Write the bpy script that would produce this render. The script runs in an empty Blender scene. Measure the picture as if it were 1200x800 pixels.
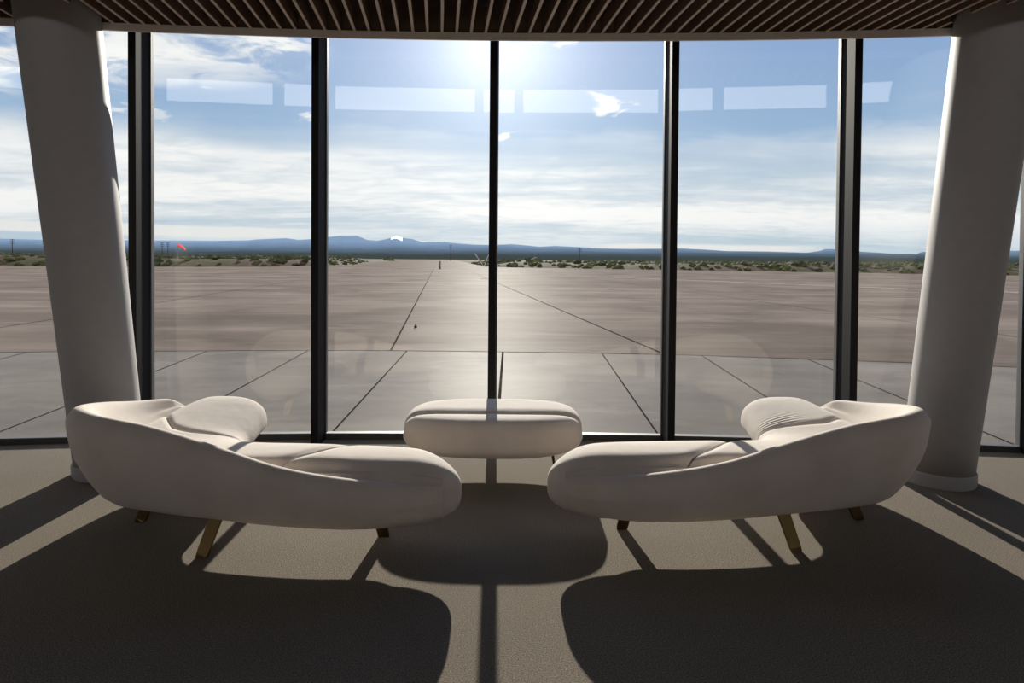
import bpy, bmesh, math, random
from math import sin, cos, pi, sqrt, radians, exp, hypot
from mathutils import Vector, Matrix, noise
random.seed(7)
SC = bpy.context.scene
COL = SC.collection

# ------------------------------------------------------------------ camera
cam_d = bpy.data.cameras.new('camera')
cam = bpy.data.objects.new('camera', cam_d)
COL.objects.link(cam)
SC.camera = cam
cam_d.sensor_width = 36.0
cam_d.lens = 720.0 / 1200.0 * 36.0
cam_d.shift_y = -84.7 / 1200.0
cam_d.clip_start = 0.05
cam_d.clip_end = 60000
PITCH, ROLL = radians(1.0), radians(0.45)
fwd = Vector((0, cos(PITCH), -sin(PITCH)))
right = Vector((1, 0, 0))
up = right.cross(fwd)
Rv = right * cos(ROLL) + up * sin(ROLL)
Uv = up * cos(ROLL) - right * sin(ROLL)
m = Matrix((Rv, Uv, -fwd)).transposed().to_4x4()
m.translation = Vector((0, 0, 1.5))
cam.matrix_world = m

# ------------------------------------------------------------------ exposure
SC.view_settings.view_transform = 'Standard'
SC.view_settings.look = 'None'
SC.view_settings.gamma = 1.0
SC.view_settings.use_curve_mapping = False
SC.view_settings.exposure = 0.0

# ------------------------------------------------------------------ sun
SUN = Vector((-0.0260, 0.9419, 0.3355)).normalized()
sd = bpy.data.lights.new('sun', 'SUN')
sd.energy = 7.8
sd.angle = radians(0.55)
sd.color = (1.0, 0.93, 0.82)
sun = bpy.data.objects.new('sun', sd)
COL.objects.link(sun)
sun.rotation_euler = (-SUN).to_track_quat('-Z', 'Y').to_euler()
sun.location = (0, 12, 9)
REAR = 3.9          # brightness of the invented fill sky behind the building, raised to light the room


class NT:
    """small helper to write node trees"""
    def __init__(s, tree):
        s.t = tree
        s.n = tree.nodes
        s.l = tree.links

    def new(s, kind, **kw):
        nd = s.n.new(kind)
        for k, v in kw.items():
            setattr(nd, k, v)
        return nd

    def put(s, sock, v):
        if isinstance(v, bpy.types.NodeSocket):
            s.l.new(v, sock)
        elif v is not None:
            if isinstance(v, (tuple, list)) and len(v) == 3 and sock.type == 'RGBA':
                v = (*v, 1)
            sock.default_value = v

    def m(s, op, a, b=None, c=None, clamp=False):
        nd = s.new('ShaderNodeMath', operation=op)
        nd.use_clamp = clamp
        s.put(nd.inputs[0], a)
        s.put(nd.inputs[1], b)
        s.put(nd.inputs[2], c)
        return nd.outputs[0]

    def vec(s, x, y, z):
        nd = s.new('ShaderNodeCombineXYZ')
        s.put(nd.inputs[0], x); s.put(nd.inputs[1], y); s.put(nd.inputs[2], z)
        return nd.outputs[0]

    def mix(s, f, a, b, mode='MIX'):
        nd = s.new('ShaderNodeMix', data_type='RGBA', blend_type=mode)
        s.put(nd.inputs[0], f)
        s.put(nd.inputs[6], a)
        s.put(nd.inputs[7], b)
        return nd.outputs[2]

    def noise(s, v, scale, detail=4, rough=0.5, dist=0.0):
        nd = s.new('ShaderNodeTexNoise')
        if v is not None:
            s.l.new(v, nd.inputs['Vector'])
        nd.inputs['Scale'].default_value = scale
        nd.inputs['Detail'].default_value = detail
        nd.inputs['Roughness'].default_value = rough
        nd.inputs['Distortion'].default_value = dist
        return nd.outputs['Fac']

    def smooth(s, x, a, b, lo=0.0, hi=1.0):
        nd = s.new('ShaderNodeMapRange', interpolation_type='SMOOTHSTEP')
        s.put(nd.inputs[0], x)
        s.put(nd.inputs[1], a); s.put(nd.inputs[2], b)
        s.put(nd.inputs[3], lo); s.put(nd.inputs[4], hi)
        return nd.outputs[0]

    def ramp(s, x, pts):
        nd = s.new('ShaderNodeValToRGB')
        cr = nd.color_ramp
        while len(cr.elements) < len(pts):
            cr.elements.new(0.5)
        for e, (p, c) in zip(cr.elements, pts):
            e.position = p
            e.color = (*c, 1) if len(c) == 3 else c
        s.put(nd.inputs[0], x)
        return nd.outputs[0]


# ------------------------------------------------------------------ sky
world = bpy.data.worlds.new('sky')
SC.world = world
world.use_nodes = True
w = NT(world.node_tree)
w.n.clear()
tc = w.new('ShaderNodeTexCoord').outputs['Generated']
sp = w.new('ShaderNodeSeparateXYZ')
w.l.new(tc, sp.inputs[0])
dx, dy, dz = sp.outputs
hyp = w.m('SQRT', w.m('ADD', w.m('MULTIPLY', dx, dx), w.m('MULTIPLY', dy, dy)))
tv = w.m('DIVIDE', dz, w.m('MAXIMUM', hyp, 0.001))         # tangent of the elevation
az = w.m('ARCTAN2', dx, dy)                                # azimuth, 0 = ahead
blue = w.ramp(w.m('MULTIPLY', tv, 1.6), [(0.0, (0.50, 0.62, 0.70)), (0.10, (0.43, 0.57, 0.69)), (0.30, (0.33, 0.49, 0.70)),
                                        (0.55, (0.27, 0.40, 0.66)), (1.0, (0.12, 0.24, 0.55))])
den = w.m('ADD', w.m('MAXIMUM', tv, 0.0), 0.10)
cx = w.m('DIVIDE', w.m('SINE', az), den)
cy_ = w.m('DIVIDE', w.m('COSINE', az), den)
cv = w.vec(cx, cy_, 0.0)
cirrus = w.noise(w.vec(w.m('MULTIPLY', cx, 0.34), cy_, 3.1), 0.75, 7, 0.55, 0.35)
fine = w.noise(w.vec(cx, w.m('MULTIPLY', cy_, 1.3), 7.7), 3.4, 6, 0.6, 0.6)
# stratus sheet low over the horizon, clear belt above it, broken cloud high on the left
edge = w.m('ADD', 0.175, w.m('MULTIPLY', w.noise(w.vec(w.m('MULTIPLY', az, 2.2), 0.0, 1.0), 1.6, 3), 0.10))
low = w.smooth(w.m('ADD', tv, w.m('MULTIPLY', w.m('SUBTRACT', fine, 0.5), 0.05)), w.m('ADD', edge, -0.075), w.m('ADD', edge, -0.005), 1.0, 0.0)
lowthin = w.smooth(tv, 0.015, 0.07, 0.45, 1.0)
lowd = w.m('MULTIPLY', w.m('MULTIPLY', low, lowthin), w.smooth(cirrus, 0.34, 0.58, 0.42, 1.0))
leftm = w.smooth(az, -0.36, -0.27, 1.0, 0.0)
hi_l = w.m('MULTIPLY', w.m('MULTIPLY', w.smooth(w.m('ADD', w.m('SUBTRACT', tv, w.m('MULTIPLY', w.m('ADD', az, 0.4), 0.22)), w.m('MULTIPLY', w.m('SUBTRACT', cirrus, 0.5), 0.20)), 0.245, 0.305), leftm),
           w.smooth(fine, 0.38, 0.56, 0.10, 1.0))
veil = w.m('MULTIPLY', w.smooth(cirrus, 0.50, 0.75), w.smooth(tv, 0.10, 0.4, 0.3, 0.55))
dens = w.m('MAXIMUM', w.m('MAXIMUM', lowd, hi_l), veil, clamp=True)
puffs = w.m('MULTIPLY', w.smooth(w.noise(w.vec(cx, cy_, 21.0), 2.3, 5, 0.55, 0.4), 0.64, 0.70), w.smooth(tv, 0.1, 0.2))
dens = w.m('MAXIMUM', dens, w.m('MULTIPLY', puffs, 0.8), clamp=True)
cloudc = w.mix(w.smooth(w.m('ADD', w.m('MULTIPLY', fine, 0.45), w.m('MULTIPLY', cirrus, 0.55)), 0.36, 0.60), (0.72, 0.77, 0.81), (1.0, 0.99, 0.97))
sky = w.mix(dens, blue, cloudc)
# narrow lenticular bank lying on the mountains
bank_c = w.m('ADD', 0.033, w.m('MULTIPLY', az, -0.006))
bank_n = w.m('MULTIPLY', w.m('SUBTRACT', w.noise(w.vec(w.m('MULTIPLY', az, 9.0), w.m('MULTIPLY', tv, 60.0), 4.0), 1.0, 4), 0.5), 0.008)
bank = w.m('MULTIPLY', w.smooth(w.m('ABSOLUTE', w.m('SUBTRACT', w.m('ADD', tv, bank_n), bank_c)), 0.005, 0.010, 1.0, 0.0),
           w.smooth(az, -0.38, -0.30, 1.0, 0.0))
bank2 = w.m('MULTIPLY', w.smooth(w.m('ABSOLUTE', w.m('SUBTRACT', w.m('ADD', tv, bank_n), 0.0185)), 0.003, 0.007, 1.0, 0.0),
            w.m('MULTIPLY', w.smooth(az, 0.10, 0.18), w.smooth(az, 0.40, 0.5, 1.0, 0.0)))
sky = w.mix(w.m('MAXIMUM', bank, bank2), sky, (0.86, 0.86, 0.84))
# aureole of the sun
dot = w.new('ShaderNodeVectorMath', operation='DOT_PRODUCT')
w.l.new(tc, dot.inputs[0]); dot.inputs[1].default_value = SUN
dd = w.m('MAXIMUM', dot.outputs['Value'], 0.0)
g = w.m('ADD', w.m('MULTIPLY', w.m('POWER', dd, 220.0), 0.5),
        w.m('ADD', w.m('MULTIPLY', w.m('POWER', dd, 40.0), 0.38), w.m('MULTIPLY', w.m('POWER', dd, 9.0), 0.045)))
glow = w.new('ShaderNodeVectorMath', operation='SCALE')
glow.inputs[0].default_value = (1.0, 0.96, 0.90)
w.l.new(g, glow.inputs['Scale'])
sky = w.mix(1.0, sky, glow.outputs[0], 'ADD')
# added white fill sky opposite the sun, brighter than a real one
back = w.smooth(dy, 0.45, -0.05)
sky = w.mix(back, sky, w.mix(w.smooth(dy, -0.85, -0.6), (REAR, REAR * 0.97, REAR), (1.2, 1.2, 1.25)))
sky = w.mix(w.smooth(dz, -0.02, 0.0, 1.0, 0.0), sky, (0.12, 0.11, 0.10))
bg = w.new('ShaderNodeBackground')
w.l.new(sky, bg.inputs[0])
out = w.new('ShaderNodeOutputWorld')
w.l.new(bg.outputs[0], out.inputs[0])
world.cycles.sampling_method = 'MANUAL'
world.cycles.sample_map_resolution = 1024


# ------------------------------------------------------------------ materials
def mat(name, base, rough=0.6, metal=0.0, spec=0.5, build=None, sheen=0.0, gloss=0.0):
    mt = bpy.data.materials.new(name)
    mt.use_nodes = True
    k = NT(mt.node_tree)
    b = k.n['Principled BSDF']
    b.inputs['Base Color'].default_value = (*base, 1)
    b.inputs['Roughness'].default_value = rough
    b.inputs['Metallic'].default_value = metal
    b.inputs['Specular IOR Level'].default_value = spec
    b.inputs['Sheen Weight'].default_value = sheen
    co = k.new('ShaderNodeTexCoord').outputs['Object']
    if build:
        build(k, b, co)
    else:
        n = k.noise(co, 14.0, 3)
        k.l.new(k.mix(n, tuple(c * 0.94 for c in base), tuple(min(1, c * 1.06) for c in base)), b.inputs['Base Color'])
    if gloss:
        g_ = k.new('ShaderNodeBsdfGlossy'); g_.inputs['Roughness'].default_value = 0.52
        mx_ = k.new('ShaderNodeMixShader'); mx_.inputs[0].default_value = gloss
        k.l.new(b.outputs[0], mx_.inputs[1]); k.l.new(g_.outputs[0], mx_.inputs[2])
        k.l.new(mx_.outputs[0], k.n['Material Output'].inputs['Surface'])
    return mt


def bump(k, b, h, strength, dist=0.01):
    bp = k.new('ShaderNodeBump')
    bp.inputs['Strength'].default_value = strength
    bp.inputs['Distance'].default_value = dist
    k.l.new(h, bp.inputs['Height'])
    k.l.new(bp.outputs[0], b.inputs['Normal'])


def b_carpet(k, b, co):
    f = k.noise(co, 190.0, 2, 0.7)
    f2 = k.noise(co, 85.0, 3, 0.6)
    bg_ = k.noise(co, 1.6, 3)
    c = k.mix(k.smooth(f, 0.32, 0.68), (0.055, 0.044, 0.034), (0.36, 0.315, 0.25))
    c = k.mix(k.m('MULTIPLY', k.smooth(f2, 0.35, 0.65), 0.6), c, (0.19, 0.160, 0.130))
    c = k.mix(k.m('MULTIPLY', k.smooth(bg_, 0.3, 0.7), 0.25), c, (0.14, 0.12, 0.10))
    k.l.new(c, b.inputs['Base Color'])
    bump(k, b, f, 0.5, 0.006)


def b_fabric(k, b, co):
    n = k.noise(co, 3.5, 5, 0.6)
    n2 = k.noise(co, 240.0, 2)
    c = k.mix(k.smooth(n, 0.3, 0.7), (0.62, 0.55, 0.485), (0.69, 0.617, 0.55))
    k.l.new(c, b.inputs['Base Color'])
    h = k.m('ADD', k.m('MULTIPLY', n2, 0.25), k.m('MULTIPLY', k.noise(co, 11.0, 3), 1.0))
    bump(k, b, h, 0.22, 0.01)


def b_concrete(c0, c1, c2, stretch=(0.10, 1.0)):
    def f(k, b, co):
        mp = k.new('ShaderNodeMapping')
        k.l.new(co, mp.inputs[0])
        mp.inputs['Rotation'].default_value = (0, 0, radians(-4))
        mp.inputs['Scale'].default_value = (stretch[0], stretch[1], 1)
        n = k.noise(mp.outputs[0], 0.35, 6, 0.62, 0.3)
        n2 = k.noise(co, 0.22, 5, 0.6, 0.5)
        n3 = k.noise(co, 9.0, 5, 0.7)
        n4 = k.noise(mp.outputs[0], 2.2, 5, 0.6)
        c = k.mix(k.smooth(n, 0.32, 0.68), c0, c1)
        c = k.mix(k.m('MULTIPLY', k.smooth(n2, 0.42, 0.66), 0.75), c, c2)
        n5 = k.noise(mp.outputs[0], 0.9, 7, 0.7, 0.8)
        c = k.mix(k.m('MULTIPLY', k.smooth(n5, 0.52, 0.66), 0.35), c, tuple(v * 1.35 for v in c1))
        c = k.mix(k.m('MULTIPLY', k.smooth(n4, 0.45, 0.75), 0.35), c, tuple(v * 0.62 for v in c0))
        c = k.mix(k.m('MULTIPLY', n3, 0.25), c, tuple(v * 0.7 for v in c0))
        k.l.new(c, b.inputs['Base Color'])
        k.l.new(k.smooth(n, 0.3, 0.7, 0.55, 0.75), b.inputs['Roughness'])
        bump(k, b, n3, 0.05, 0.006)
    return f


def b_scrub(k, b, co):
    n = k.noise(co, 0.09, 5, 0.6)
    n2 = k.noise(co, 0.6, 4, 0.6)
    c = k.mix(k.smooth(n, 0.42, 0.58), (0.040, 0.026, 0.019), (0.036, 0.035, 0.014))
    c = k.mix(k.smooth(n2, 0.5, 0.7), c, (0.075, 0.054, 0.039))
    k.l.new(c, b.inputs['Base Color'])


def b_hill(c0, c1, scale):
    def f(k, b, co):
        n = k.noise(co, scale, 6, 0.6)
        k.l.new(k.mix(k.smooth(n, 0.35, 0.65), c0, c1), b.inputs['Base Color'])
    return f


M = {}
M['carpet'] = mat('carpet', (0.15, 0.13, 0.11), 0.97, spec=0.1, build=b_carpet)
M['fabric'] = mat('velvet', (0.6, 0.55, 0.52), 0.9, spec=0.2, build=b_fabric, sheen=0.15)
M['bronze'] = mat('bronze', (0.12, 0.078, 0.028), 0.35, metal=0.85)
M['plaster'] = mat('white_plaster', (0.37, 0.352, 0.345), 0.6, spec=0.25)
M['trimwhite'] = mat('white_metal', (0.84, 0.78, 0.75), 0.5)
M['blackmetal'] = mat('black_metal', (0.014, 0.013, 0.014), 0.7, spec=0.1)
M['sill'] = mat('dark_grey_sill', (0.055, 0.055, 0.05), 0.6)
M['gasket'] = mat('grey_aluminium', (0.10, 0.10, 0.105), 0.55, metal=0.3)
M['slat'] = mat('brown_timber', (0.15, 0.085, 0.06), 0.55)
M['slatedge'] = mat('pale_timber_edge', (0.46, 0.36, 0.30), 0.5)
M['rim'] = mat('brown_rim', (0.20, 0.14, 0.105), 0.6)
M['plenum'] = mat('black_plenum', (0.012, 0.010, 0.009), 0.9)
M['darkwall'] = mat('dark_wall', (0.055, 0.046, 0.040), 0.8)
M['apron'] = mat('apron_concrete', (0.25, 0.23, 0.21), 0.6, spec=0.0, gloss=0.020, build=b_concrete((0.1290, 0.1050, 0.0900), (0.2025, 0.1680, 0.1440), (0.0960, 0.0780, 0.0660), (0.16, 1.0)))
M['slab'] = mat('slab_concrete', (0.3, 0.29, 0.28), 0.45, spec=0.0, gloss=0.024, build=b_concrete((0.1562, 0.1413, 0.1275), (0.2313, 0.2100, 0.1900), (0.1125, 0.1025, 0.0938), (0.5, 1.0)))
M['strip'] = mat('strip_concrete', (0.3, 0.29, 0.28), 0.55, spec=0.0, gloss=0.020, build=b_concrete((0.1392, 0.1150, 0.0980), (0.2201, 0.1846, 0.1590), (0.1079, 0.0880, 0.0753), (0.25, 1.0)))
M['joint'] = mat('joint_sealant', (0.035, 0.030, 0.027), 0.9, spec=0.0)
M['paint'] = mat('white_paint', (0.42, 0.40, 0.37), 0.7, spec=0.0)
M['kerb'] = mat('kerb_stone', (0.20, 0.20, 0.19), 0.6)
M['scrubland'] = mat('scrub_ground', (0.15, 0.11, 0.07), 0.95, spec=0.05, build=b_scrub)
M['bush'] = mat('bush_leaf', (0.07, 0.085, 0.035), 0.9, spec=0.1, build=b_hill((0.018, 0.021, 0.009), (0.052, 0.056, 0.022), 0.35))
def b_haze_ramp(k, b, co):  # aerial haze painted into the colour: dark scrub tone below, paler blue with height
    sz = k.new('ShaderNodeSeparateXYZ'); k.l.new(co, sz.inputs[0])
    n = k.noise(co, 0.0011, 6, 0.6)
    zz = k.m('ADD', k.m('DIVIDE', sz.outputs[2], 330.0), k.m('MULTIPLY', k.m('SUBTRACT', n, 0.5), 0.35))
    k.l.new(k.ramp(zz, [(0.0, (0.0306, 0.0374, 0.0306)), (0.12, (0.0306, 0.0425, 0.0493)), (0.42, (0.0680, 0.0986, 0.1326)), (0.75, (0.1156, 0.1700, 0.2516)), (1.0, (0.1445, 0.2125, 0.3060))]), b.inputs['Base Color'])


M['plain'] = M['hill'] = mat('hazy_slopes', (0.1, 0.12, 0.15), 0.95, spec=0.0, build=b_haze_ramp)  # basin and mountains share the base colour with distance haze painted in
M['snow'] = mat('snow', (0.85, 0.87, 0.9), 0.8, spec=0.1)
M['red'] = mat('red_cloth', (0.75, 0.06, 0.03), 0.7)
gm = bpy.data.materials.new('window_glass')
gm.use_nodes = True
k = NT(gm.node_tree)
k.n.clear()
geo = k.new('ShaderNodeNewGeometry')
dp = k.new('ShaderNodeVectorMath', operation='DOT_PRODUCT')
k.l.new(geo.outputs['Normal'], dp.inputs[0]); k.l.new(geo.outputs['Incoming'], dp.inputs[1])
co_ = k.m('ABSOLUTE', dp.outputs['Value'])
fr = k.m('ADD', 0.024, k.m('MULTIPLY', k.m('POWER', k.m('SUBTRACT', 1.0, co_, clamp=True), 5.0), 0.97), clamp=True)
tr = k.new('ShaderNodeBsdfTransparent'); tr.inputs[0].default_value = (0.975, 0.985, 0.985, 1)
gl = k.new('ShaderNodeBsdfGlossy'); gl.inputs['Roughness'].default_value = 0.0
gl.inputs['Color'].default_value = (1.0, 0.97, 0.86, 1)
mx = k.new('ShaderNodeMixShader')
k.l.new(fr, mx.inputs[0]); k.l.new(tr.outputs[0], mx.inputs[1]); k.l.new(gl.outputs[0], mx.inputs[2])
o_ = k.new('ShaderNodeOutputMaterial')
k.l.new(mx.outputs[0], o_.inputs[0])
M['glass'] = gm


# ------------------------------------------------------------------ mesh helpers
def tag(o, label=None, cat=None, group=None, kind=None):
    if label: o['label'] = label
    if cat: o['category'] = cat
    if group: o['group'] = group
    if kind: o['kind'] = kind
    return o


def empty(name, loc=(0, 0, 0), rz=0.0, parent=None):
    o = bpy.data.objects.new(name, None)
    o.empty_display_size = 0.1
    COL.objects.link(o)
    o.location = loc
    o.rotation_euler = (0, 0, rz)
    if parent: o.parent = parent
    return o


def mesh(name, verts, faces, mats, parent=None, smooth=False, fm=None, loc=(0, 0, 0)):
    me = bpy.data.meshes.new(name)
    me.from_pydata([tuple(v) for v in verts], [], faces)
    for x in (mats if isinstance(mats, (list, tuple)) else [mats]):
        me.materials.append(x)
    if fm:
        for p, i in zip(me.polygons, fm): p.material_index = i
    if smooth:
        for p in me.polygons: p.use_smooth = True
    me.update()
    o = bpy.data.objects.new(name, me)
    COL.objects.link(o)
    o.location = loc
    if parent: o.parent = parent
    return o


class MB:
    def __init__(s): s.v, s.f, s.m = [], [], []

    def add(s, vs, fs, mi=0):
        b = len(s.v)
        s.v += [tuple(x) for x in vs]
        s.f += [tuple(b + i for i in f) for f in fs]
        s.m += [mi] * len(fs)

    def prism(s, pts, z0, z1, mi=0):
        """pts: counter-clockwise plan outline"""
        n = len(pts)
        vs = [(x, y, z0) for x, y in pts] + [(x, y, z1) for x, y in pts]
        fs = [tuple(range(n - 1, -1, -1)), tuple(range(n, 2 * n))]
        fs += [(i, (i + 1) % n, n + (i + 1) % n, n + i) for i in range(n)]
        s.add(vs, fs, mi)

    def box(s, x0, x1, y0, y1, z0, z1, mi=0):
        s.prism([(x0, y0), (x1, y0), (x1, y1), (x0, y1)], z0, z1, mi)

    def tube(s, p0, p1, r0, r1=None, n=12, mi=0):
        r1 = r0 if r1 is None else r1
        a, b = Vector(p0), Vector(p1)
        d = (b - a).normalized()
        u = d.orthogonal().normalized(); v = d.cross(u)
        vs = [a + (u * cos(2 * pi * i / n) + v * sin(2 * pi * i / n)) * r0 for i in range(n)]
        vs += [b + (u * cos(2 * pi * i / n) + v * sin(2 * pi * i / n)) * r1 for i in range(n)]
        fs = [tuple(range(n - 1, -1, -1)), tuple(range(n, 2 * n))] + [(i, (i + 1) % n, n + (i + 1) % n, n + i) for i in range(n)]
        s.add(vs, fs, mi)

    def build(s, name, mats, parent=None, smooth=False, loc=(0, 0, 0)):
        return mesh(name, s.v, s.f, mats, parent, smooth, s.m, loc)


def loft(rings, closed_ends=True):
    """rings of equal length, each a closed loop"""
    n = len(rings[0])
    vs = [p for r in rings for p in r]
    fs = []
    for i in range(len(rings) - 1):
        for j in range(n):
            a = i * n + j; b = i * n + (j + 1) % n
            fs.append((a, b, b + n, a + n))
    if closed_ends:
        fs.append(tuple(range(n - 1, -1, -1)))
        q = (len(rings) - 1) * n
        fs.append(tuple(range(q, q + n)))
    return vs, fs


def crom(P, t):
    """Catmull-Rom through the rows of P, t in 0..1; uniform"""
    n = len(P) - 1
    x = min(max(t, 0), 1) * n
    i = min(int(x), n - 1)
    f = x - i
    p1, p2 = P[i], P[i + 1]
    p0 = P[i - 1] if i else [2 * a - b for a, b in zip(p1, p2)]
    p3 = P[i + 2] if i + 2 <= n else [2 * b - a for a, b in zip(p1, p2)]
    return [0.5 * (2 * b + (c - a) * f + (2 * a - 5 * b + 4 * c - d) * f * f + (3 * b - a - 3 * c + d) * f ** 3) for a, b, c, d in zip(p0, p1, p2, p3)]


def sstep(x, a, b):
    t = min(max((x - a) / (b - a), 0), 1)
    return t * t * (3 - 2 * t)


# ------------------------------------------------------------------ facade geometry
R_F = 32.0
YC = 5.10 - R_F          # centre of the facade circle at X = 0


def arc(s, off=0.0, z=None):
    """point on the glass line, s metres along it, off metres outwards"""
    a = s / R_F
    r = R_F + off
    p = (r * sin(a), YC + r * cos(a))
    return p if z is None else (*p, z)


def arc_band(mb, s0, s1, o0, o1, z0, z1, n=40, mi=0):
    pts = [arc(s0 + (s1 - s0) * i / n, o0) for i in range(n + 1)] + [arc(s1 - (s1 - s0) * i / n, o1) for i in range(n + 1)]
    mb.prism(pts, z0, z1, mi)


ZG1 = 3.40
ZH = 3.205               # underside of the head trim
# floor
fl = MB()
pts = [arc(-11.4 + 22.8 * i / 60, 0.02) for i in range(61)]
fl.prism([(-11.3, -8.0), (11.3, -8.0)] + pts[::-1], -0.10, 0.0)
floor = fl.build('floor', M['carpet']); tag(floor, kind='structure')

# front wall over the glass (outer skin), the upper inner wall and the roof
wf = MB()
arc_band(wf, -11.4, 11.4, -0.22, 0.30, ZG1, 7.0)
tag(wf.build('wall_front', M['darkwall']), kind='structure')
cl = MB(); cl.box(-11.6, 11.6, -8.3, 5.6, 7.0, 7.2)
tag(cl.build('ceiling_hall', M['darkwall']), kind='structure').name = 'ceiling.001'

# head trim: white strip, brown rim board above it
tr_ = MB(); arc_band(tr_, -11.4, 11.4, -0.262, -0.246, ZH, ZH + 0.058)
tag(tr_.build('trim_1', M['trimwhite']), kind='structure')
rb = MB(); arc_band(rb, -11.4, 11.4, -0.246, -0.236, ZH + 0.058, ZH + 0.46)
tag(rb.build('trim_2', M['rim']), kind='structure')

# ------------------------------------------------------------------ columns (leaning, widening upwards)
COLS = [dict(b=(-2.775, 4.25), l=(-0.172, 0.085), lab='white leaning round column behind the left sofa'),
        dict(b=(2.935, 4.215), l=(0.178, 0.085), lab='white leaning round column beside the right sofa')]


def col_axis(c, z): return c['b'][0] + c['l'][0] * z, c['b'][1] + c['l'][1] * z


def col_r(z): return 0.213 + 0.0165 * z


for c in COLS:
    root = empty('column', (c['b'][0], c['b'][1], 0))
    tag(root, c['lab'], 'column', 'leaning white columns at the glass')
    def ring(z, dr=0.0):
        ax, ay = col_axis(c, z)
        return [(ax - c['b'][0] + (col_r(z) + dr) * cos(2 * pi * i / 96), ay - c['b'][1] + (col_r(z) + dr) * sin(2 * pi * i / 96), z) for i in range(96)]
    zs = [0.085, 0.4, 1.0, 1.8, 2.6, 3.3, 3.62]
    v, f = loft([ring(z) for z in zs])
    mesh('shaft', v, f, M['plaster'], root, True)
    v, f = loft([ring(0.0, 0.014), ring(0.012, 0.016), ring(0.075, 0.012), ring(0.085, 0.006), ring(0.0851, -0.01)])
    mesh('base_ring', v, f, M['plaster'], root, False)
    for p in COL.objects[-1].data.polygons: pass

# ------------------------------------------------------------------ slatted ceiling
ceil = empty('ceiling', (0, 0, ZH))
tag(ceil, kind='structure')
pl = MB()
pp = [arc(-6.0 + 12.0 * i / 40, -0.25) for i in range(41)]
pl.prism([(-5.96, 3.90), (5.96, 3.90)] + pp[::-1], ZH + 0.42, ZH + 0.46)
pl.build('backing_panel', M['plenum'], ceil, loc=(0, 0, -ZH))
fa = MB(); fa.box(-11.3, 11.3, 3.84, 3.90, ZH + 0.03, 7.0)
tag(fa.build('wall_upper', M['darkwall']), kind='structure')
SL = Vector((-0.118, 1.0, 0)).normalized()
NS = Vector((SL.y, -SL.x, 0))
ZS0, ZS1, WS = ZH + 0.055, ZH + 0.175, 0.0105
x = -4.87
cnt = 0
while x < 5.35 and cnt < 96:
    # end on the rim board's inner face
    p = Vector((x, 4.9, 0))
    for _ in range(6):
        yy = YC + sqrt((R_F - 0.250) ** 2 - p.x ** 2)
        p = Vector((x + (yy - 4.8) * SL.x / SL.y, yy, 0))
    far = p
    near = p - SL * ((p.y - 3.91) / SL.y)
    segs = [(0.0, (far - near).length)]
    for c in COLS:
        cxy = Vector((*col_axis(c, ZS0 + 0.06), 0))
        rr = col_r(ZS0) + 0.045
        t = (cxy - near).dot(SL); dist = abs((cxy - near).dot(NS))
        if dist < rr:
            h = sqrt(rr * rr - dist * dist)
            ns_ = []
            for a, b in segs:
                if t - h > a: ns_.append((a, min(b, t - h)))
                if t + h < b: ns_.append((max(a, t + h), b))
            segs = ns_
    mb = MB()
    for a, b in segs:
        if b - a < 0.03: continue
        A, B = near + SL * a, near + SL * b
        q = [A - NS * WS, A + NS * WS, B + NS * WS, B - NS * WS]
        mb.prism([(v.x, v.y) for v in q], ZS0 + 0.004, ZS1, 0)
        mb.prism([(v.x, v.y) for v in q], ZS0, ZS0 + 0.0041, 1)
    if mb.v:
        mb.build('slat', [M['slat'], M['slatedge']], ceil, loc=(0, 0, -ZH))
        cnt += 1
    x += 0.1135
# cross rails carrying the slats
for yy in (4.0, 4.5):
    r_ = MB(); r_.box(-5.4, 5.4, yy - 0.02, yy + 0.02, ZS1, ZS1 + 0.04)
    r_.build('rail', M['plenum'], ceil, loc=(0, 0, -ZH))

# ------------------------------------------------------------------ windows of the curved glass front
POS = [-10.03, -8.62, -7.21, -5.80, -4.39, -2.945, -1.560, -0.157, 1.278, 2.675, 4.065, 5.40, 6.75, 8.13, 9.54, 10.95]
for i, s in enumerate(POS[:-1]):
    PITCHW = POS[i + 1] - s
    a = -s / R_F
    wroot = empty('window_%d' % (i + 1), arc(s, 0, 0.0), a)
    tag(wroot, kind='structure')
    mb = MB()
    hw = 0.028
    mb.box(-hw, hw, -0.245, 0.03, 0.0, ZG1)
    mb.build('mullion', M['blackmetal'], wroot)
    mb = MB()
    for sx in (-1, 1):
        x0, x1 = sorted((sx * (hw + 0.0005), sx * (hw + 0.009)))
        mb.box(x0, x1, -0.024, 0.026, 0.0, ZG1)
    mb.build('gasket', M['gasket'], wroot)
    if True:
        g0 = Vector((*arc(s + 0.037), 0)); g1 = Vector((*arc(s + PITCHW - 0.037), 0))
        d = (g1 - g0).normalized(); nn = Vector((-d.y, d.x, 0))
        inv = Matrix.Rotation(-a, 4, 'Z') @ Matrix.Translation(-Vector((*arc(s), 0)))
        def quad(o0, o1):
            return [((inv @ v).x, (inv @ v).y) for v in (g0 + nn * o0, g1 + nn * o0, g1 + nn * o1, g0 + nn * o1)]
        mb = MB(); mb.prism(quad(-0.006, 0.006), 0.042, ZG1)
        mb.build('glass', M['glass'], wroot)
        mb = MB(); mb.prism(quad(-0.035, 0.03), 0.0, 0.042)
        mb.build('sill', M['sill'], wroot)
        mb = MB(); mb.prism(quad(-0.030, 0.028), 0.042, 0.050); 
        mb.build('glazing_bead', M['gasket'], wroot)

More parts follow.
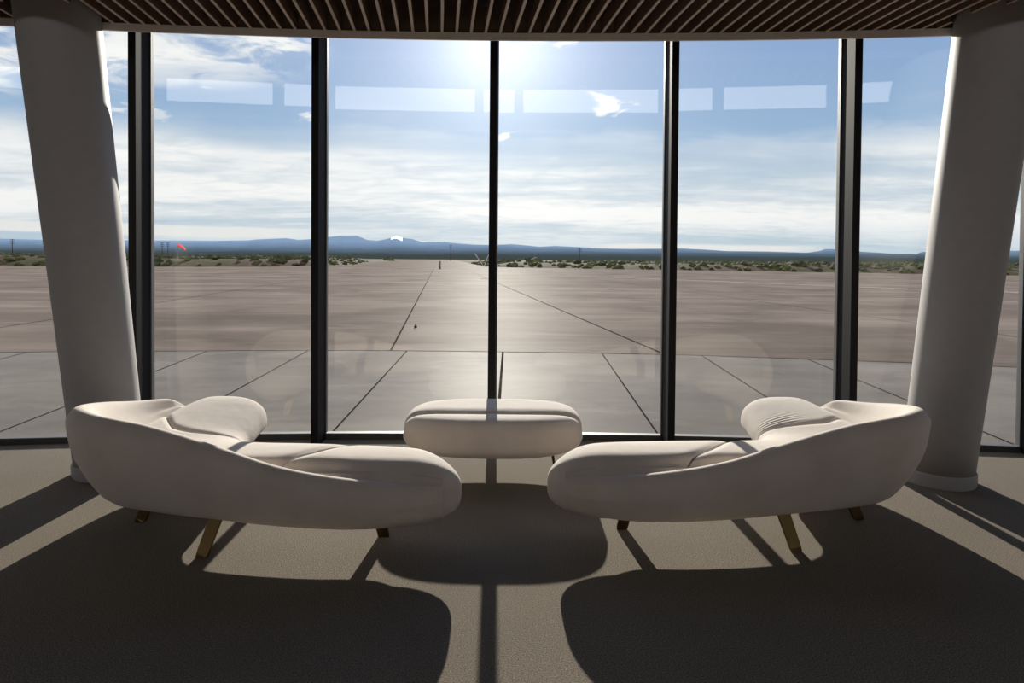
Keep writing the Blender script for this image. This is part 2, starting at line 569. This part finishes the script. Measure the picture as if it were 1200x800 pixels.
# ------------------------------------------------------------------ rest of the hall: side walls with tall windows, rear wall with clerestory
def wall_with_holes(name, axis, pos, thick, u0, u1, z0, z1, holes):
    """axis 'x': wall lies in a plane X = pos, u runs along Y; axis 'y': plane Y = pos, u along X"""
    us = sorted({u0, u1} | {h[0] for h in holes} | {h[1] for h in holes})
    zs_ = sorted({z0, z1} | {h[2] for h in holes} | {h[3] for h in holes})
    mb = MB()
    for a, b in zip(us, us[1:]):
        for c, d in zip(zs_, zs_[1:]):
            um, zm = (a + b) / 2, (c + d) / 2
            if any(h[0] < um < h[1] and h[2] < zm < h[3] for h in holes): continue
            if axis == 'x': mb.box(pos, pos + thick, a, b, c, d)
            else: mb.box(a, b, pos, pos + thick, c, d)
    return tag(mb.build(name, M['darkwall']), kind='structure')


side = [(-1.1 + 1.95 * i, -1.1 + 1.95 * i + 1.85, 0.12, 2.7) for i in range(2)]
YS = YC + sqrt((R_F - 0.1) ** 2 - 11.3 ** 2)
wall_with_holes('wall_left', 'x', -11.6, 0.3, -8.0, YS, 0, 7, side)
wall_with_holes('wall_right', 'x', 11.3, 0.3, -8.0, YS, 0, 7, side)
posts = [-11.3, -9.5, -4.9, -0.3, 4.3, 8.9, 11.3]
cler = [(a + 0.13, b - 0.13, 5.80, 6.80) for a, b in zip(posts, posts[1:])]
wall_with_holes('wall_back', 'y', -8.3, 0.3, -11.6, 11.6, 0, 7, cler)
nw = 16
for X in (-11.45, 11.45):
    for h in side:
        r0 = empty('window_%d' % nw, (X, (h[0] + h[1]) / 2, h[2])); tag(r0, kind='structure'); nw += 1
        hh, hz = (h[1] - h[0]) / 2, h[3] - h[2]
        mb = MB(); mb.box(-0.006, 0.006, -hh + 0.05, hh - 0.05, 0.05, hz - 0.05); mb.build('glass', M['glass'], r0)
        mb = MB()
        mb.box(-0.04, 0.04, -hh, -hh + 0.05, 0, hz); mb.box(-0.04, 0.04, hh - 0.05, hh, 0, hz)
        mb.box(-0.04, 0.04, -hh + 0.05, hh - 0.05, 0, 0.05); mb.box(-0.04, 0.04, -hh + 0.05, hh - 0.05, hz - 0.05, hz)
        mb.build('frame', M['blackmetal'], r0)


# ------------------------------------------------------------------ sofas
# stations: outer x,y  inner x,y  rim height  seat height  flare  (left sofa, from the near end round to the far end)
ST = [
    (-0.255, 3.05, -0.255, 3.33, 0.37, 0.415, 0.00),
    (-0.50, 2.970, -0.50, 3.46, 0.382, 0.455, 0.005),
    (-0.83, 2.935, -0.86, 3.545, 0.42, 0.455, 0.02),
    (-1.15, 2.950, -1.18, 3.590, 0.470, 0.450, 0.04),
    (-1.48, 2.99, -1.42, 3.630, 0.555, 0.440, 0.07),
    (-1.84, 3.03, -1.575, 3.70, 0.640, 0.430, 0.13),
    (-2.17, 3.10, -1.64, 3.79, 0.68, 0.430, 0.20),
    (-2.37, 3.27, -1.665, 3.88, 0.685, 0.440, 0.235),
    (-2.455, 3.58, -1.675, 3.99, 0.635, 0.460, 0.22),
    (-2.46, 3.90, -1.69, 4.12, 0.570, 0.485, 0.15),
    (-2.39, 4.22, -1.71, 4.28, 0.515, 0.505, 0.06),
    (-2.26, 4.50, -1.75, 4.46, 0.44, 0.495, 0.00),
]
ZB = 0.130


def sp_pow(c, e): return math.copysign(abs(c) ** e, c)


def endround(s, a, b):
    if s < a: return sqrt(max(0, 1 - ((a - s) / a) ** 2))
    if s > 1 - b: return sqrt(max(0, 1 - ((s - 1 + b) / b) ** 2))
    return 1.0


def station(s):
    ox, oy, ix, iy, zr, zs_, fl_ = crom(ST, s)
    O = Vector((ox, oy, 0)); I = Vector((ix, iy, 0))
    return O, I, zr, zs_, fl_


def build_sofa_body(seams, pucker):
    NS_, NP = 760, 96
    rings = []
    ea, eb = 0.105, 0.085
    # more sections where the seams run, so their creases stay crisp
    gridp = [0.0]
    for i in range(4000):
        t = (i + 0.5) / 4000
        gridp.append(gridp[-1] + 1.0 + 3.0 * (exp(-(t / 0.04) ** 2) + exp(-((1 - t) / 0.04) ** 2)) + sum(5.0 * exp(-((t - q[0]) / 0.02) ** 2) for q in seams))
    tot = gridp[-1]
    ks = []
    j = 0
    for i in range(NS_ + 1):
        while j < 4000 and gridp[j] < tot * i / NS_: j += 1
        ks.append(min(j / 4000, 1.0))
    for sg_ in ks:
        r = []
        cache = {}
        for j in range(NP):
            a = 2 * pi * j / NP
            cu, cz = cos(a), sin(a)
            u = sp_pow(cu, 2 / 2.9)
            zz = sp_pow(cz, 2 / 2.9)
            # the grid leans with the seams
            s = sg_
            for (s0, sk, dep, wd_) in seams:
                s += sk * u * exp(-((sg_ - s0) / 0.21) ** 2) * sstep(sg_, 0, 0.15) * sstep(1 - sg_, 0, 0.2)
            s = min(max(s, 0.0), 1.0)
            O, I, zr, zs_, fl_ = station(s)
            d = (I - O); d.normalize()
            e = max(endround(s, ea, eb), 0.03)
            start = 0.03 + fl_ * 0.55
            Os = O + d * (start + 0.03) * sstep(s, 0.10, 0.22) * sstep(1 - s, 0.0, 0.1)
            Mid = (O + I) / 2
            half_o = (Mid - Os).length * e
            half_i = (I - Mid).length * e
            ez = e ** 0.62
            zb = ZB + 0.004
            zc = zb + (zs_ - zb) * 0.52
            top = (zs_ - zc) * ez; bot = (zc - zb) * ez
            half = half_i if u > 0 else half_o
            und = 1.0 - 0.16 * max(0, -zz) ** 1.5 * (1 if u > 0 else 0.3)
            px = Mid + d * (half * u * und)
            z = zc + (top if zz > 0 else bot * (1 - 0.52 * sstep(u, -0.5, 1.0))) * zz
            if zz > 0:
                z -= (0.028 * sstep(-u, 0.25, 0.95) + 0.13 * sstep(-u, 0.42, 0.95) * sstep(s, 0.03, 0.09) * (1 - sstep(s, 0.34, 0.5))) * zz * ez
                z += 0.012 * zz * (1 - u * u) * ez
                z += sstep(-u, 0.15, 1.0) * max(0, zr - zs_ - 0.05) * 0.42 * zz
            for (s0, sk, dep, wd_) in seams:
                ds = (sg_ - s0) * 4.1
                if zz > -0.2:
                    gsh = exp(-(ds / wd_) ** 2)
                    z -= dep * gsh * max(0, zz)
                    if u > 0.3: px = px - d * dep * gsh * 0.8 * (u - 0.3)
                    z -= 0.012 * exp(-(ds / 0.06) ** 2) * max(0, zz)
            # puckers gathered round the far bend
            if pucker and zz > 0:
                mk = exp(-((sg_ - 0.78) / 0.035) ** 2) * sstep(u, 0.1, 0.7) * zz
                z += 0.0022 * mk * sin(sg_ * 420 + 5 * u)
            r.append((px.x, px.y, z))
        rings.append(r)
    v, f = loft(rings)
    return v, f


def build_shell():
    NS_ = 300
    rings = []
    s_a, s_b = 0.032, 0.975
    for i in range(NS_ + 1):
        t = i / NS_
        s = s_a + (s_b - s_a) * t
        O, I, zr, zs_, fl_ = station(s)
        d = (O - I).normalized()           # outwards
        fade = sstep(t, -0.01, 0.12) ** 0.7 * sstep(1 - t, 0.0, 0.09) ** 0.8
        back = max(0, zr - zs_)
        zb = ZB + 0.02 * (1 - sstep(t, 0.0, 0.16)) + 0.10 * (1 - sstep(1 - t, 0.0, 0.12))
        zm = (zb + zr) / 2
        prof = [(-0.30, zb + 0.012), (-0.16 - fl_ * 0.6, zb), (-0.065 - fl_ * 0.85, zb + 0.022), (-0.020 - fl_ * 0.55, zb + 0.075), (0.008 - fl_ * 0.16, zm + 0.01),
                (0.008, zr - 0.085), (-0.004, zr - 0.036), (-0.028, zr - 0.008), (-0.054, zr), (-0.080, zr - 0.009), (-0.100 - back * 0.06, zr - 0.038),
                (-0.114 - back * 0.30, zr - 0.05 - back * 0.45), (-0.13 - back * 0.62, zs_ - 0.035), (-0.24 - back * 0.5, zs_ - 0.12), (-0.30, zb + 0.09)]
        n = len(prof); loop = []
        for a in range(n):
            p0, p1, p2, p3 = prof[a - 1], prof[a], prof[(a + 1) % n], prof[(a + 2) % n]
            for q in range(4):
                ff = q / 4
                loop.append([0.5 * (2 * B + (C - A) * ff + (2 * A - 5 * B + 4 * C - D) * ff * ff + (3 * B - A - 3 * C + D) * ff ** 3) for A, B, C, D in zip(p0, p1, p2, p3)])
        cx_, cz_ = -0.085, ZB + 0.115
        r = []
        for (o, z) in loop:
            o = o * (0.35 + 0.65 * fade) - 0.012 * (1 - fade) if s < 0.5 else cx_ + (o - cx_) * (0.10 + 0.90 * fade)
            z = (zr - 0.04) + (z - zr + 0.04) * (0.80 + 0.20 * fade) if s < 0.5 else cz_ + (z - cz_) * (0.55 + 0.45 * fade)
            p = O + d * o
            r.append((p.x, p.y, z))
        rings.append(r)
    return loft(rings)


SEAM_L = [(0.242, -0.07, 0.030, 0.009), (0.700, -0.19, 0.034, 0.009)]
SEAM_R = [(0.2725, 0.0875, 0.030, 0.009), (0.735, -0.10, 0.020, 0.010)]
# legs: foot position, top position (left sofa)
LEGS = [((-2.085, 3.43), (-2.00, 3.50)), ((-1.535, 3.03), (-1.49, 3.16)), ((-0.675, 3.275), (-0.74, 3.30)), ((-2.02, 4.27), (-1.98, 4.18))]


def flip(v, f, mirror):
    if not mirror: return v, f
    return [(-a, b, c) for a, b, c in v], [tuple(reversed(x)) for x in f]


def blade_leg(foot, top, mirror, base, ztop=0.235, wid=0.066, th=0.016, name='leg', parent=None):
    """a flat bronze blade that slants outwards to the floor"""
    A = Vector((foot[0], foot[1], 0)); B = Vector((top[0], top[1], ztop))
    # broad side turned towards the room
    w_ = Vector((1, 0, 0)) if abs(foot[0] - top[0]) < 2 else Vector((0, 1, 0))
    ax = (B - A).normalized()
    nrm = w_.cross(ax).normalized(); w_ = ax.cross(nrm).normalized()
    rings = []
    for P, sc in ((A, 0.86), (A + (B - A) * 0.06, 0.92), (B, 1.1)):
        r = []
        for (a, b) in ((-1, -.7), (-.93, -1), (.93, -1), (1, -.7), (1, .7), (.93, 1), (-.93, 1), (-1, .7)):
            q = P + w_ * (wid / 2 * sc * a) + nrm * (th / 2 * b)
            if P is A: q.z = 0.001
            r.append((q.x - base[0], q.y - base[1], q.z))
        rings.append(r)
    v, f = loft(rings)
    v, f = flip(v, f, mirror)
    me_ = mesh(name, v, f, M['bronze'], parent)
    # keep normals outward
    bm = bmesh.new(); bm.from_mesh(me_.data); bmesh.ops.recalc_face_normals(bm, faces=bm.faces); bm.to_mesh(me_.data); bm.free()
    return me_


def fixn(o):
    bm = bmesh.new(); bm.from_mesh(o.data); bmesh.ops.recalc_face_normals(bm, faces=bm.faces); bm.to_mesh(o.data); bm.free()


def sofa(mirror, label, dx_, dy_, seams, rz=0.0):
    base = (-1.4, 3.5)
    loc = (base[0], base[1], 0) if not mirror else (-base[0] + dx_, base[1] + dy_, 0)
    root = empty('curved_sofa', loc, rz)
    tag(root, label, 'sofa', 'curved sofas facing the window')
    for nm, (v, f) in (('seat_cushion', build_sofa_body(seams, mirror)), ('back_shell', build_shell())):
        v = [(a - base[0], b - base[1], c) for a, b, c in v]
        v, f = flip(v, f, mirror)
        fixn(mesh(nm, v, f, M['fabric'], root, True))
    for ft, tp in LEGS:
        blade_leg(ft, tp, mirror, base, parent=root)
    return root


sofa(False, 'cream velvet crescent sofa on bronze legs at the left, its back to the camera', 0, 0, SEAM_L)
sofa(True, 'cream velvet crescent sofa on bronze legs at the right, with puckered far end', -0.055, 0.115, SEAM_R)

# ------------------------------------------------------------------ ottoman
oc = (-0.122, 4.305)
ot = empty('ottoman', (oc[0], oc[1], 0))
tag(ot, 'cream velvet ottoman bench with two long cushions between the curved sofas', 'ottoman')


def se_loop(a, b, n, N=120):
    return [(a * sp_pow(cos(2 * pi * i / N), 2 / n), b * sp_pow(sin(2 * pi * i / N), 2 / n)) for i in range(N)]


def dense_block(ax, ay, z0, z1, seam_y=-0.100):
    """top and bottom sheets over a plan superellipse, stitched at the waist"""
    rings_ = []
    zc = z0 + (z1 - z0) * 0.42
    N = 160
    # concentric loops, radius q from 1 to 0
    Q = [1 - (i / 70.0) for i in range(70)] + [0.004]
    def topz(px, py, q):
        hgt = (1 - min(1, q) ** 10.0) ** (1 / 3.0)
        z = zc + (z1 - zc) * hgt
        g_ = exp(-((py - seam_y) / 0.010) ** 2); sw = exp(-((py - seam_y) / 0.045) ** 2)
        z -= (0.045 * g_ + 0.012 * sw) * min(1, hgt * 1.2)
        if py > seam_y: z += 0.012 * hgt
        return z
    def plan(q):
        return [(px * q, py * q) for px, py in se_loop(ax, ay, 3.0, N)]
    for q in reversed(Q):
        rings_.append([(px, py, topz(px, py, q)) for px, py in plan(q)])
    for q in Q[1:]:
        hgt = (1 - q ** 5.0) ** (1 / 2.2)
        sc = 1 - 0.16 * hgt * hgt
        rings_.append([(px * sc, py * sc, zc - (zc - z0) * hgt) for px, py in plan(q)])
    return loft(rings_)


v, f = dense_block(0.622, 0.355, 0.150, 0.443)
fixn(mesh('seat_cushion', v, f, M['fabric'], ot, True))
for (fx, fy, tx, ty) in ((0.435, -0.03, 0.405, -0.02), (-0.445, -0.03, -0.41, -0.02), (0.44, 0.16, 0.41, 0.14), (-0.45, 0.16, -0.41, 0.14)):
    blade_leg((fx, fy), (tx, ty), False, (0, 0), ztop=0.22, wid=0.018, th=0.006, parent=ot)

# ------------------------------------------------------------------ outside: apron, joints, taxiway
ZG = -0.10
ap = MB()
ap.prism([(-150, 4.0), (150, 4.0), (150, 600), (-150, 600)], ZG - 0.3, ZG)
apron = ap.build('apron', M['apron']); tag(apron, kind='structure'); apron.name = 'ground_apron'
kb = MB(); arc_band(kb, -11.4, 11.4, 0.03, 0.33, ZG + 0.002, -0.035)
tag(kb.build('trim_3', M['kerb']), kind='structure')

ARC = [(-14.0, 8.9), (-8.34, 9.95), (-5.96, 10.22), (-2.90, 10.46), (-0.32, 10.45), (2.46, 10.30), (3.94, 10.08), (5.43, 9.80), (7.71, 9.30), (14.0, 7.4)]
arcp = [crom([list(p) for p in ARC], i / 60) for i in range(61)]
near = [arc(-12 + 24 * i / 60, 0.34) for i in range(61)]
nb = MB(); nb.prism(near + [tuple(p) for p in arcp[::-1]], ZG - 0.05, ZG + 0.006)
sl = nb.build('paving_slab', M['slab']); tag(sl, kind='structure'); sl.name = 'ground_slab'


def ribbon(mb, pts, wd, z):
    P = [Vector((x, y, 0)) for x, y in pts]
    vs = []
    for i, p in enumerate(P):
        t = (P[min(i + 1, len(P) - 1)] - P[max(i - 1, 0)]).normalized()
        n = Vector((-t.y, t.x, 0)) * wd / 2
        vs += [p + n, p - n]
    vs = [(v.x, v.y, z) for v in vs]
    mb.add(vs, [(2 * i, 2 * i + 1, 2 * i + 3, 2 * i + 2) for i in range(len(P) - 1)])


jn = MB()
ribbon(jn, arcp, 0.035, ZG + 0.010)
for seg, wj in [(((-1.62, 5.5), (-1.784, 10.454)), .018), (((1.34, 5.5), (1.53, 10.30)), .018), (((-3.17, 5.5), (-3.454, 10.40)), .018),
                (((2.87, 5.4), (3.17, 10.2)), .018), (((4.40, 5.3), (4.80, 9.95)), .018), (((-4.58, 5.4), (-5.10, 10.30)), .018), (((-7.0, 5.0), (-7.9, 10.0)), .018)]:
    ribbon(jn, seg, wj, ZG + 0.010)
ribbon(jn, ((-0.125, 5.5), (-0.144, 10.44)), 0.035, ZG + 0.010)
for seg in [((-2.08, 10.6), (-11.3, 88.7)), ((2.58, 10.4), (-4.6, 70.0)), ((11.0, 12.0), (2.0, 88.0)), ((-11.0, 12.0), (-20.0, 88.0))]:
    ribbon(jn, seg, 0.03, ZG + 0.008)
tag(jn.build('joint_lines', M['joint']), kind='structure').name = 'trim_4'
# lighter strip of newer concrete along the taxiway axis
sp_ = MB()
A0 = Vector((-2.08, 10.55)); 
sp_.add([(-2.02, 10.5, ZG + .004), (2.5, 10.35, ZG + .004), (-4.6 - 0.0, 70.0, ZG + .004), (-13.9, 112.0, ZG + .004), (-11.2, 88.7, ZG + .004)], [(0, 1, 2, 3, 4)])
tag(sp_.build('taxi_strip', M['strip']), kind='structure').name = 'ground_strip'
# painted edge lines
pt = MB()
def dash(x0, y0, x1, y1, wd=0.35): ribbon(pt, ((x0, y0), (x1, y1)), wd, ZG + 0.012)
for a in range(9):
    y0 = 84.0; dash(-70 + a * 6.2, y0, -70 + a * 6.2 + 4.6, y0 + 0.6, 0.4)
ribbon(pt, ((-26, 92), (-18, 91)), 0.45, ZG + 0.012)
ribbon(pt, ((-7, 90), (6, 88), (30, 78)), 0.45, ZG + 0.012)
ribbon(pt, ((3.0, 62), (22.0, 37.0), (34.0, 26.0)), 0.35, ZG + 0.012)
tag(pt.build('paint_lines', M['paint']), kind='structure').name = 'trim_5'

# light spots set into the apron
for (x, y, r) in ((-2.147, 46.96, 0.28), (-1.0, 30.0, 0.02)):
    if r < 0.1: continue
    mb = MB(); mb.tube((0, 0, 0), (0, 0, 0.06), r, r * 0.8, 20)
    o = mb.build('manhole_cover', M['paint'], loc=(x, y, ZG + 0.008))
    tag(o, 'small round white cover set in the concrete left of the centre mullion', 'manhole cover')

# marker posts
def marker(x, y, h, r, label):
    root = empty('marker_post', (x, y, ZG + 0.008))
    mb = MB(); mb.tube((0, 0, 0), (0, 0, 0.04), r * 2.4, r * 2.2); mb.build('foot', M['joint'], root)
    mb = MB(); mb.tube((0, 0, 0.04), (0, 0, h), r, r * 0.8); mb.build('post', M['joint'], root)
    tag(root, label, 'marker post')
marker(-10.3, 88.0, 1.15, 0.10, 'dark marker post standing at the start of the far taxiway')
marker(-2.19, 14.0, 0.085, 0.014, 'tiny dark stake in the pale concrete near the long joint')

# scrubland beside the taxiway
def yedge(x):
    pts_ = [(-400, 84), (-71.2, 85.5), (-51.4, 88.2), (-40, 96), (-32.5, 112), (-5.2, 112.6), (13.9, 100.3), (37.2, 89.2), (59, 76), (90, 66), (400, 40)]
    for (a, b), (c, d) in zip(pts_, pts_[1:]):
        if a <= x <= c: return b + (d - b) * (x - a) / (c - a)
    return 100


def in_scrub(x, y):
    """distance inside the scrub, negative outside"""
    tl = -31.0 + (y - 112) * -0.148
    tr = -5.17 + (y - 112.6) * -0.107
    d1 = y - yedge(x)
    if tl < x < tr: return -min(x - tl, tr - x)
    lat = (tl - x) if x <= tl else (x - tr)
    if d1 < 0: return d1
    return min(d1, lat)


def berm(x, y):
    d = in_scrub(x, y)
    if d <= 0: return -0.6
    n = noise.fractal(Vector((x * 0.05, y * 0.09, 0.3)), 1.0, 2.0, 4)
    hh = 1.15 if x < -20 else 0.75
    return -0.1 + min(1, d / 6.0) * (hh + 0.55 * n) * (1 if y < 200 else max(0.2, 1 - (y - 200) / 150))


vs, fs = [], []
nx, ny = 330, 70
XS = [-200 + 400 * i / nx for i in range(nx + 1)]
YSs = [60 + 440 * (j / ny) ** 1.7 for j in range(ny + 1)]
for yv in YSs:
    for xv in XS: vs.append((xv, yv, berm(xv, yv)))
for j in range(ny):
    for i in range(nx):
        a = j * (nx + 1) + i
        if max(vs[a][2], vs[a + 1][2], vs[a + nx + 1][2], vs[a + nx + 2][2]) < -0.55: continue
        fs.append((a, a + 1, a + nx + 2, a + nx + 1))
sg = mesh('ground_scrub', vs, fs, M['scrubland'], smooth=True); tag(sg, kind='structure')


def blob(mb, x, y, z, r, h, seed):
    bmx = bmesh.new(); bmesh.ops.create_icosphere(bmx, subdivisions=2 if r > 0.9 else 1, radius=1)
    rv = random.Random(seed)
    vv = []
    for v in bmx.verts:
        q = 1 + 0.35 * noise.noise(v.co * 2.3 + Vector((seed * 1.7, 0, 0))) + rv.uniform(-0.12, 0.12)
        vv.append((x + v.co.x * r * q, y + v.co.y * r * q, z + max(-0.2, v.co.z) * h * q))
    ff = [tuple(v.index for v in f.verts) for f in bmx.faces]
    bmx.free()
    mb.add(vv, ff)


mb = MB(); rnd = random.Random(3); c_ = 0; tries = 0
while c_ < 3600 and tries < 60000:
    tries += 1
    x = rnd.uniform(-130, 120); y = 70 + 110 * rnd.random() ** 1.2
    d = in_scrub(x, y)
    if d < 0.6: continue
    if abs(x) > y * 0.95: continue
    if any(hypot(x - bx, y - by) < rr_ for bx, by, rr_ in ((-60.5, 300, 8), (4.2, 118, 4), (-50.5, 97, 2.8), (44, 96, 3.3), (-54.4, 100, 1.6))): continue
    cl_ = noise.noise(Vector((x * 0.06, y * 0.08, 5)))
    if cl_ < rnd.uniform(-0.6, 0.22): continue
    r = rnd.uniform(0.25, 0.8)
    blob(mb, x, y, berm(x, y), r, r * rnd.uniform(0.5, 0.9), c_)
    c_ += 1
o = mb.build('desert_scrub', M['bush'], smooth=False)
tag(o, 'low olive green scrub covering the ground beyond the concrete apron', 'scrub', kind='stuff')
# the taller bushes stand out one by one
nb_ = 0
for x, y, r, lab in [(-60.5, 300, 2.4, 'dark clump of brush at the far left corner of the taxiway'), (4.2, 118, 1.6, 'green bush just right of the centre mullion'),
                     (-50.5, 97, 0.9, 'dark green bush on the left bank just right of the windsock'), (44, 96, 1.2, 'olive bush on the bank in the pane left of the right column, near its middle')]:
    mb = MB(); blob(mb, 0, 0, 0, r, r * 0.75, nb_ + 50); blob(mb, r * 0.7, 0.2, 0, r * 0.6, r * 0.5, nb_ + 70)
    o = mb.build('bush', M['bush'], loc=(x, y, berm(x, y) - 0.1)); tag(o, lab, 'bush'); nb_ += 1

# windsock
ws = empty('windsock', (-54.4, 100, 0.2))
tag(ws, 'red windsock on a thin pole over the scrub at the left', 'windsock')
mb = MB(); mb.tube((0, 0, 0), (0, 0, 3.25), 0.045, 0.035); mb.build('pole', M['gasket'], ws)
rg = []
for i in range(13):
    t = i / 12
    c0 = Vector((0.1 + 1.15 * t, 0, 3.0 - 0.2 * t - 0.6 * t * t)); r = 0.24 - 0.13 * t
    tdir = Vector((1.15, 0, -0.2 - 1.2 * t)).normalized(); n1 = Vector((0, 1, 0)); n2 = tdir.cross(n1)
    rg.append([tuple(c0 + (n1 * cos(2 * pi * j / 16) + n2 * sin(2 * pi * j / 16)) * r) for j in range(16)])
v, f = loft(rg, False); mesh('sock', v, f, M['red'], ws, True)


# lattice masts and poles far off
def mast(x, y, h, r, label, name='mast', cat='mast'):
    root = empty(name, (x, y, 0.0))
    mb = MB(); mb.tube((0, 0, 0), (0, 0, h), r, r * 0.5, 8); mb.build('pole', M['joint'], root)
    mb = MB()
    for q in range(3): mb.tube((-r * 5, 0, h * (0.97 - q * 0.1)), (r * 5, 0, h * (0.97 - q * 0.1)), r * 0.5, n=6)
    mb.build('crossarm', M['joint'], root)
    tag(root, label, cat)
mast(-170.8, 300, 8.0, 0.18, 'left one of the twin thin masts beside the left mullion')
mast(-168.0, 300, 8.0, 0.18, 'right one of the twin thin masts beside the left mullion')
mast(-30.0, 300, 8.0, 0.15, 'thin faint mast beyond the end of the far taxiway')
mast(33.0, 300, 6.9, 0.18, 'thin dark mast on the horizon right of the centre mullion')
mast(-244.0, 300, 9.0, 0.22, 'thin mast at the far left before the left column')

# weather frame beside the taxiway: two slanting white rods
vr = empty('slanted_rods', (-5.2, 113.5, -0.1))
tag(vr, 'pair of slanting white rods meeting at the taxiway corner', 'antenna')
for (x0, z0) in ((-1.7, 2.5), (0.9, 2.3)):
    mb = MB(); mb.tube((0, 0, 0.0), (x0, 0, z0), 0.04); mb.build('rod', M['paint'], vr)

# ------------------------------------------------------------------ far desert and mountains
CP = [(-95, 284), (0, 279.5), (60, 281), (180, 281.5), (250, 282), (290, 281.5), (300, 280.5), (335, 279), (350, 281), (365, 280), (385, 277.5), (400, 276), (418, 276),
      (430, 281), (442, 282), (455, 279.5), (464, 276.5), (474, 279), (483, 280), (495, 284), (505, 283), (520, 283.5), (540, 285.5), (556, 286.5), (577, 287),
      (600, 286), (618, 287.5), (632, 289), (650, 288), (680, 289.5), (700, 291), (740, 291.5), (800, 291), (830, 292.5), (850, 294), (900, 294.5), (945, 296),
      (960, 294), (966, 291.7), (976, 291.5), (984, 293.5), (1005, 294.5), (1030, 296), (1070, 299), (1080, 295), (1100, 295), (1190, 293.5), (1290, 296)]


def prof(px):
    for (a, b), (c, d) in zip(CP, CP[1:]):
        if a <= px <= c: return b + (d - b) * (px - a) / (c - a)
    return 290.0


DM = 15000.0
vs, fs = [], []
NA = 620
rows = [(9500, 0.0), (11200, 0.25), (12600, 0.52), (13800, 0.80), (DM, 1.0), (17000, 0.2)]
for i in range(NA + 1):
    px = -90 + 1370 * i / NA
    tx = (px - 600) / 720.0
    hz_ = 302.7 + 0.00785 * (px - 600)
    tz = (hz_ - prof(px)) / 720.0
    for (yy, kf) in rows:
        n = noise.fractal(Vector((tx * 26, yy * 0.0012, 2.0)), 1.0, 2.1, 4)
        h = DM * tz * kf
        if 0.1 < kf < 0.99: h *= (1 + 0.16 * n)
        vs.append((tx * yy, yy, 1.5 + h if kf > 0 else -40))
K = len(rows)
fm = []
for i in range(NA):
    px = -90 + 1370 * (i + .5) / NA
    for j in range(K - 1):
        a = i * K + j
        fs.append((a, a + K, a + K + 1, a + 1))
        fm.append(1 if (457 < px < 472 and j == 3 and abs(noise.noise(Vector((px * .25, 0, 0)))) < .45) else 0)
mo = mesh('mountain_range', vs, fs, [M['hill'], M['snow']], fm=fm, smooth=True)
tag(mo, 'blue distant mountain range along the whole horizon, one peak snow capped', 'mountains')
# desert basin, rising slowly towards the mountains
vs, fs = [], []
rows = [(400, -8.0), (700, -1.4), (4000, -6.0), (6500, 12), (9000, 62), (11500, 138)]
NA = 160
for i in range(NA + 1):
    tx = -1.15 + 2.3 * i / NA
    for (yy, h) in rows:
        n = noise.fractal(Vector((tx * 9, yy * .0005, 8)), 1.0, 2.0, 3)
        vs.append((tx * yy, yy, h * (1 + 0.13 * n)))
K = len(rows)
for i in range(NA):
    for j in range(K - 1):
        a = i * K + j
        fs.append((a, a + K, a + K + 1, a + 1))
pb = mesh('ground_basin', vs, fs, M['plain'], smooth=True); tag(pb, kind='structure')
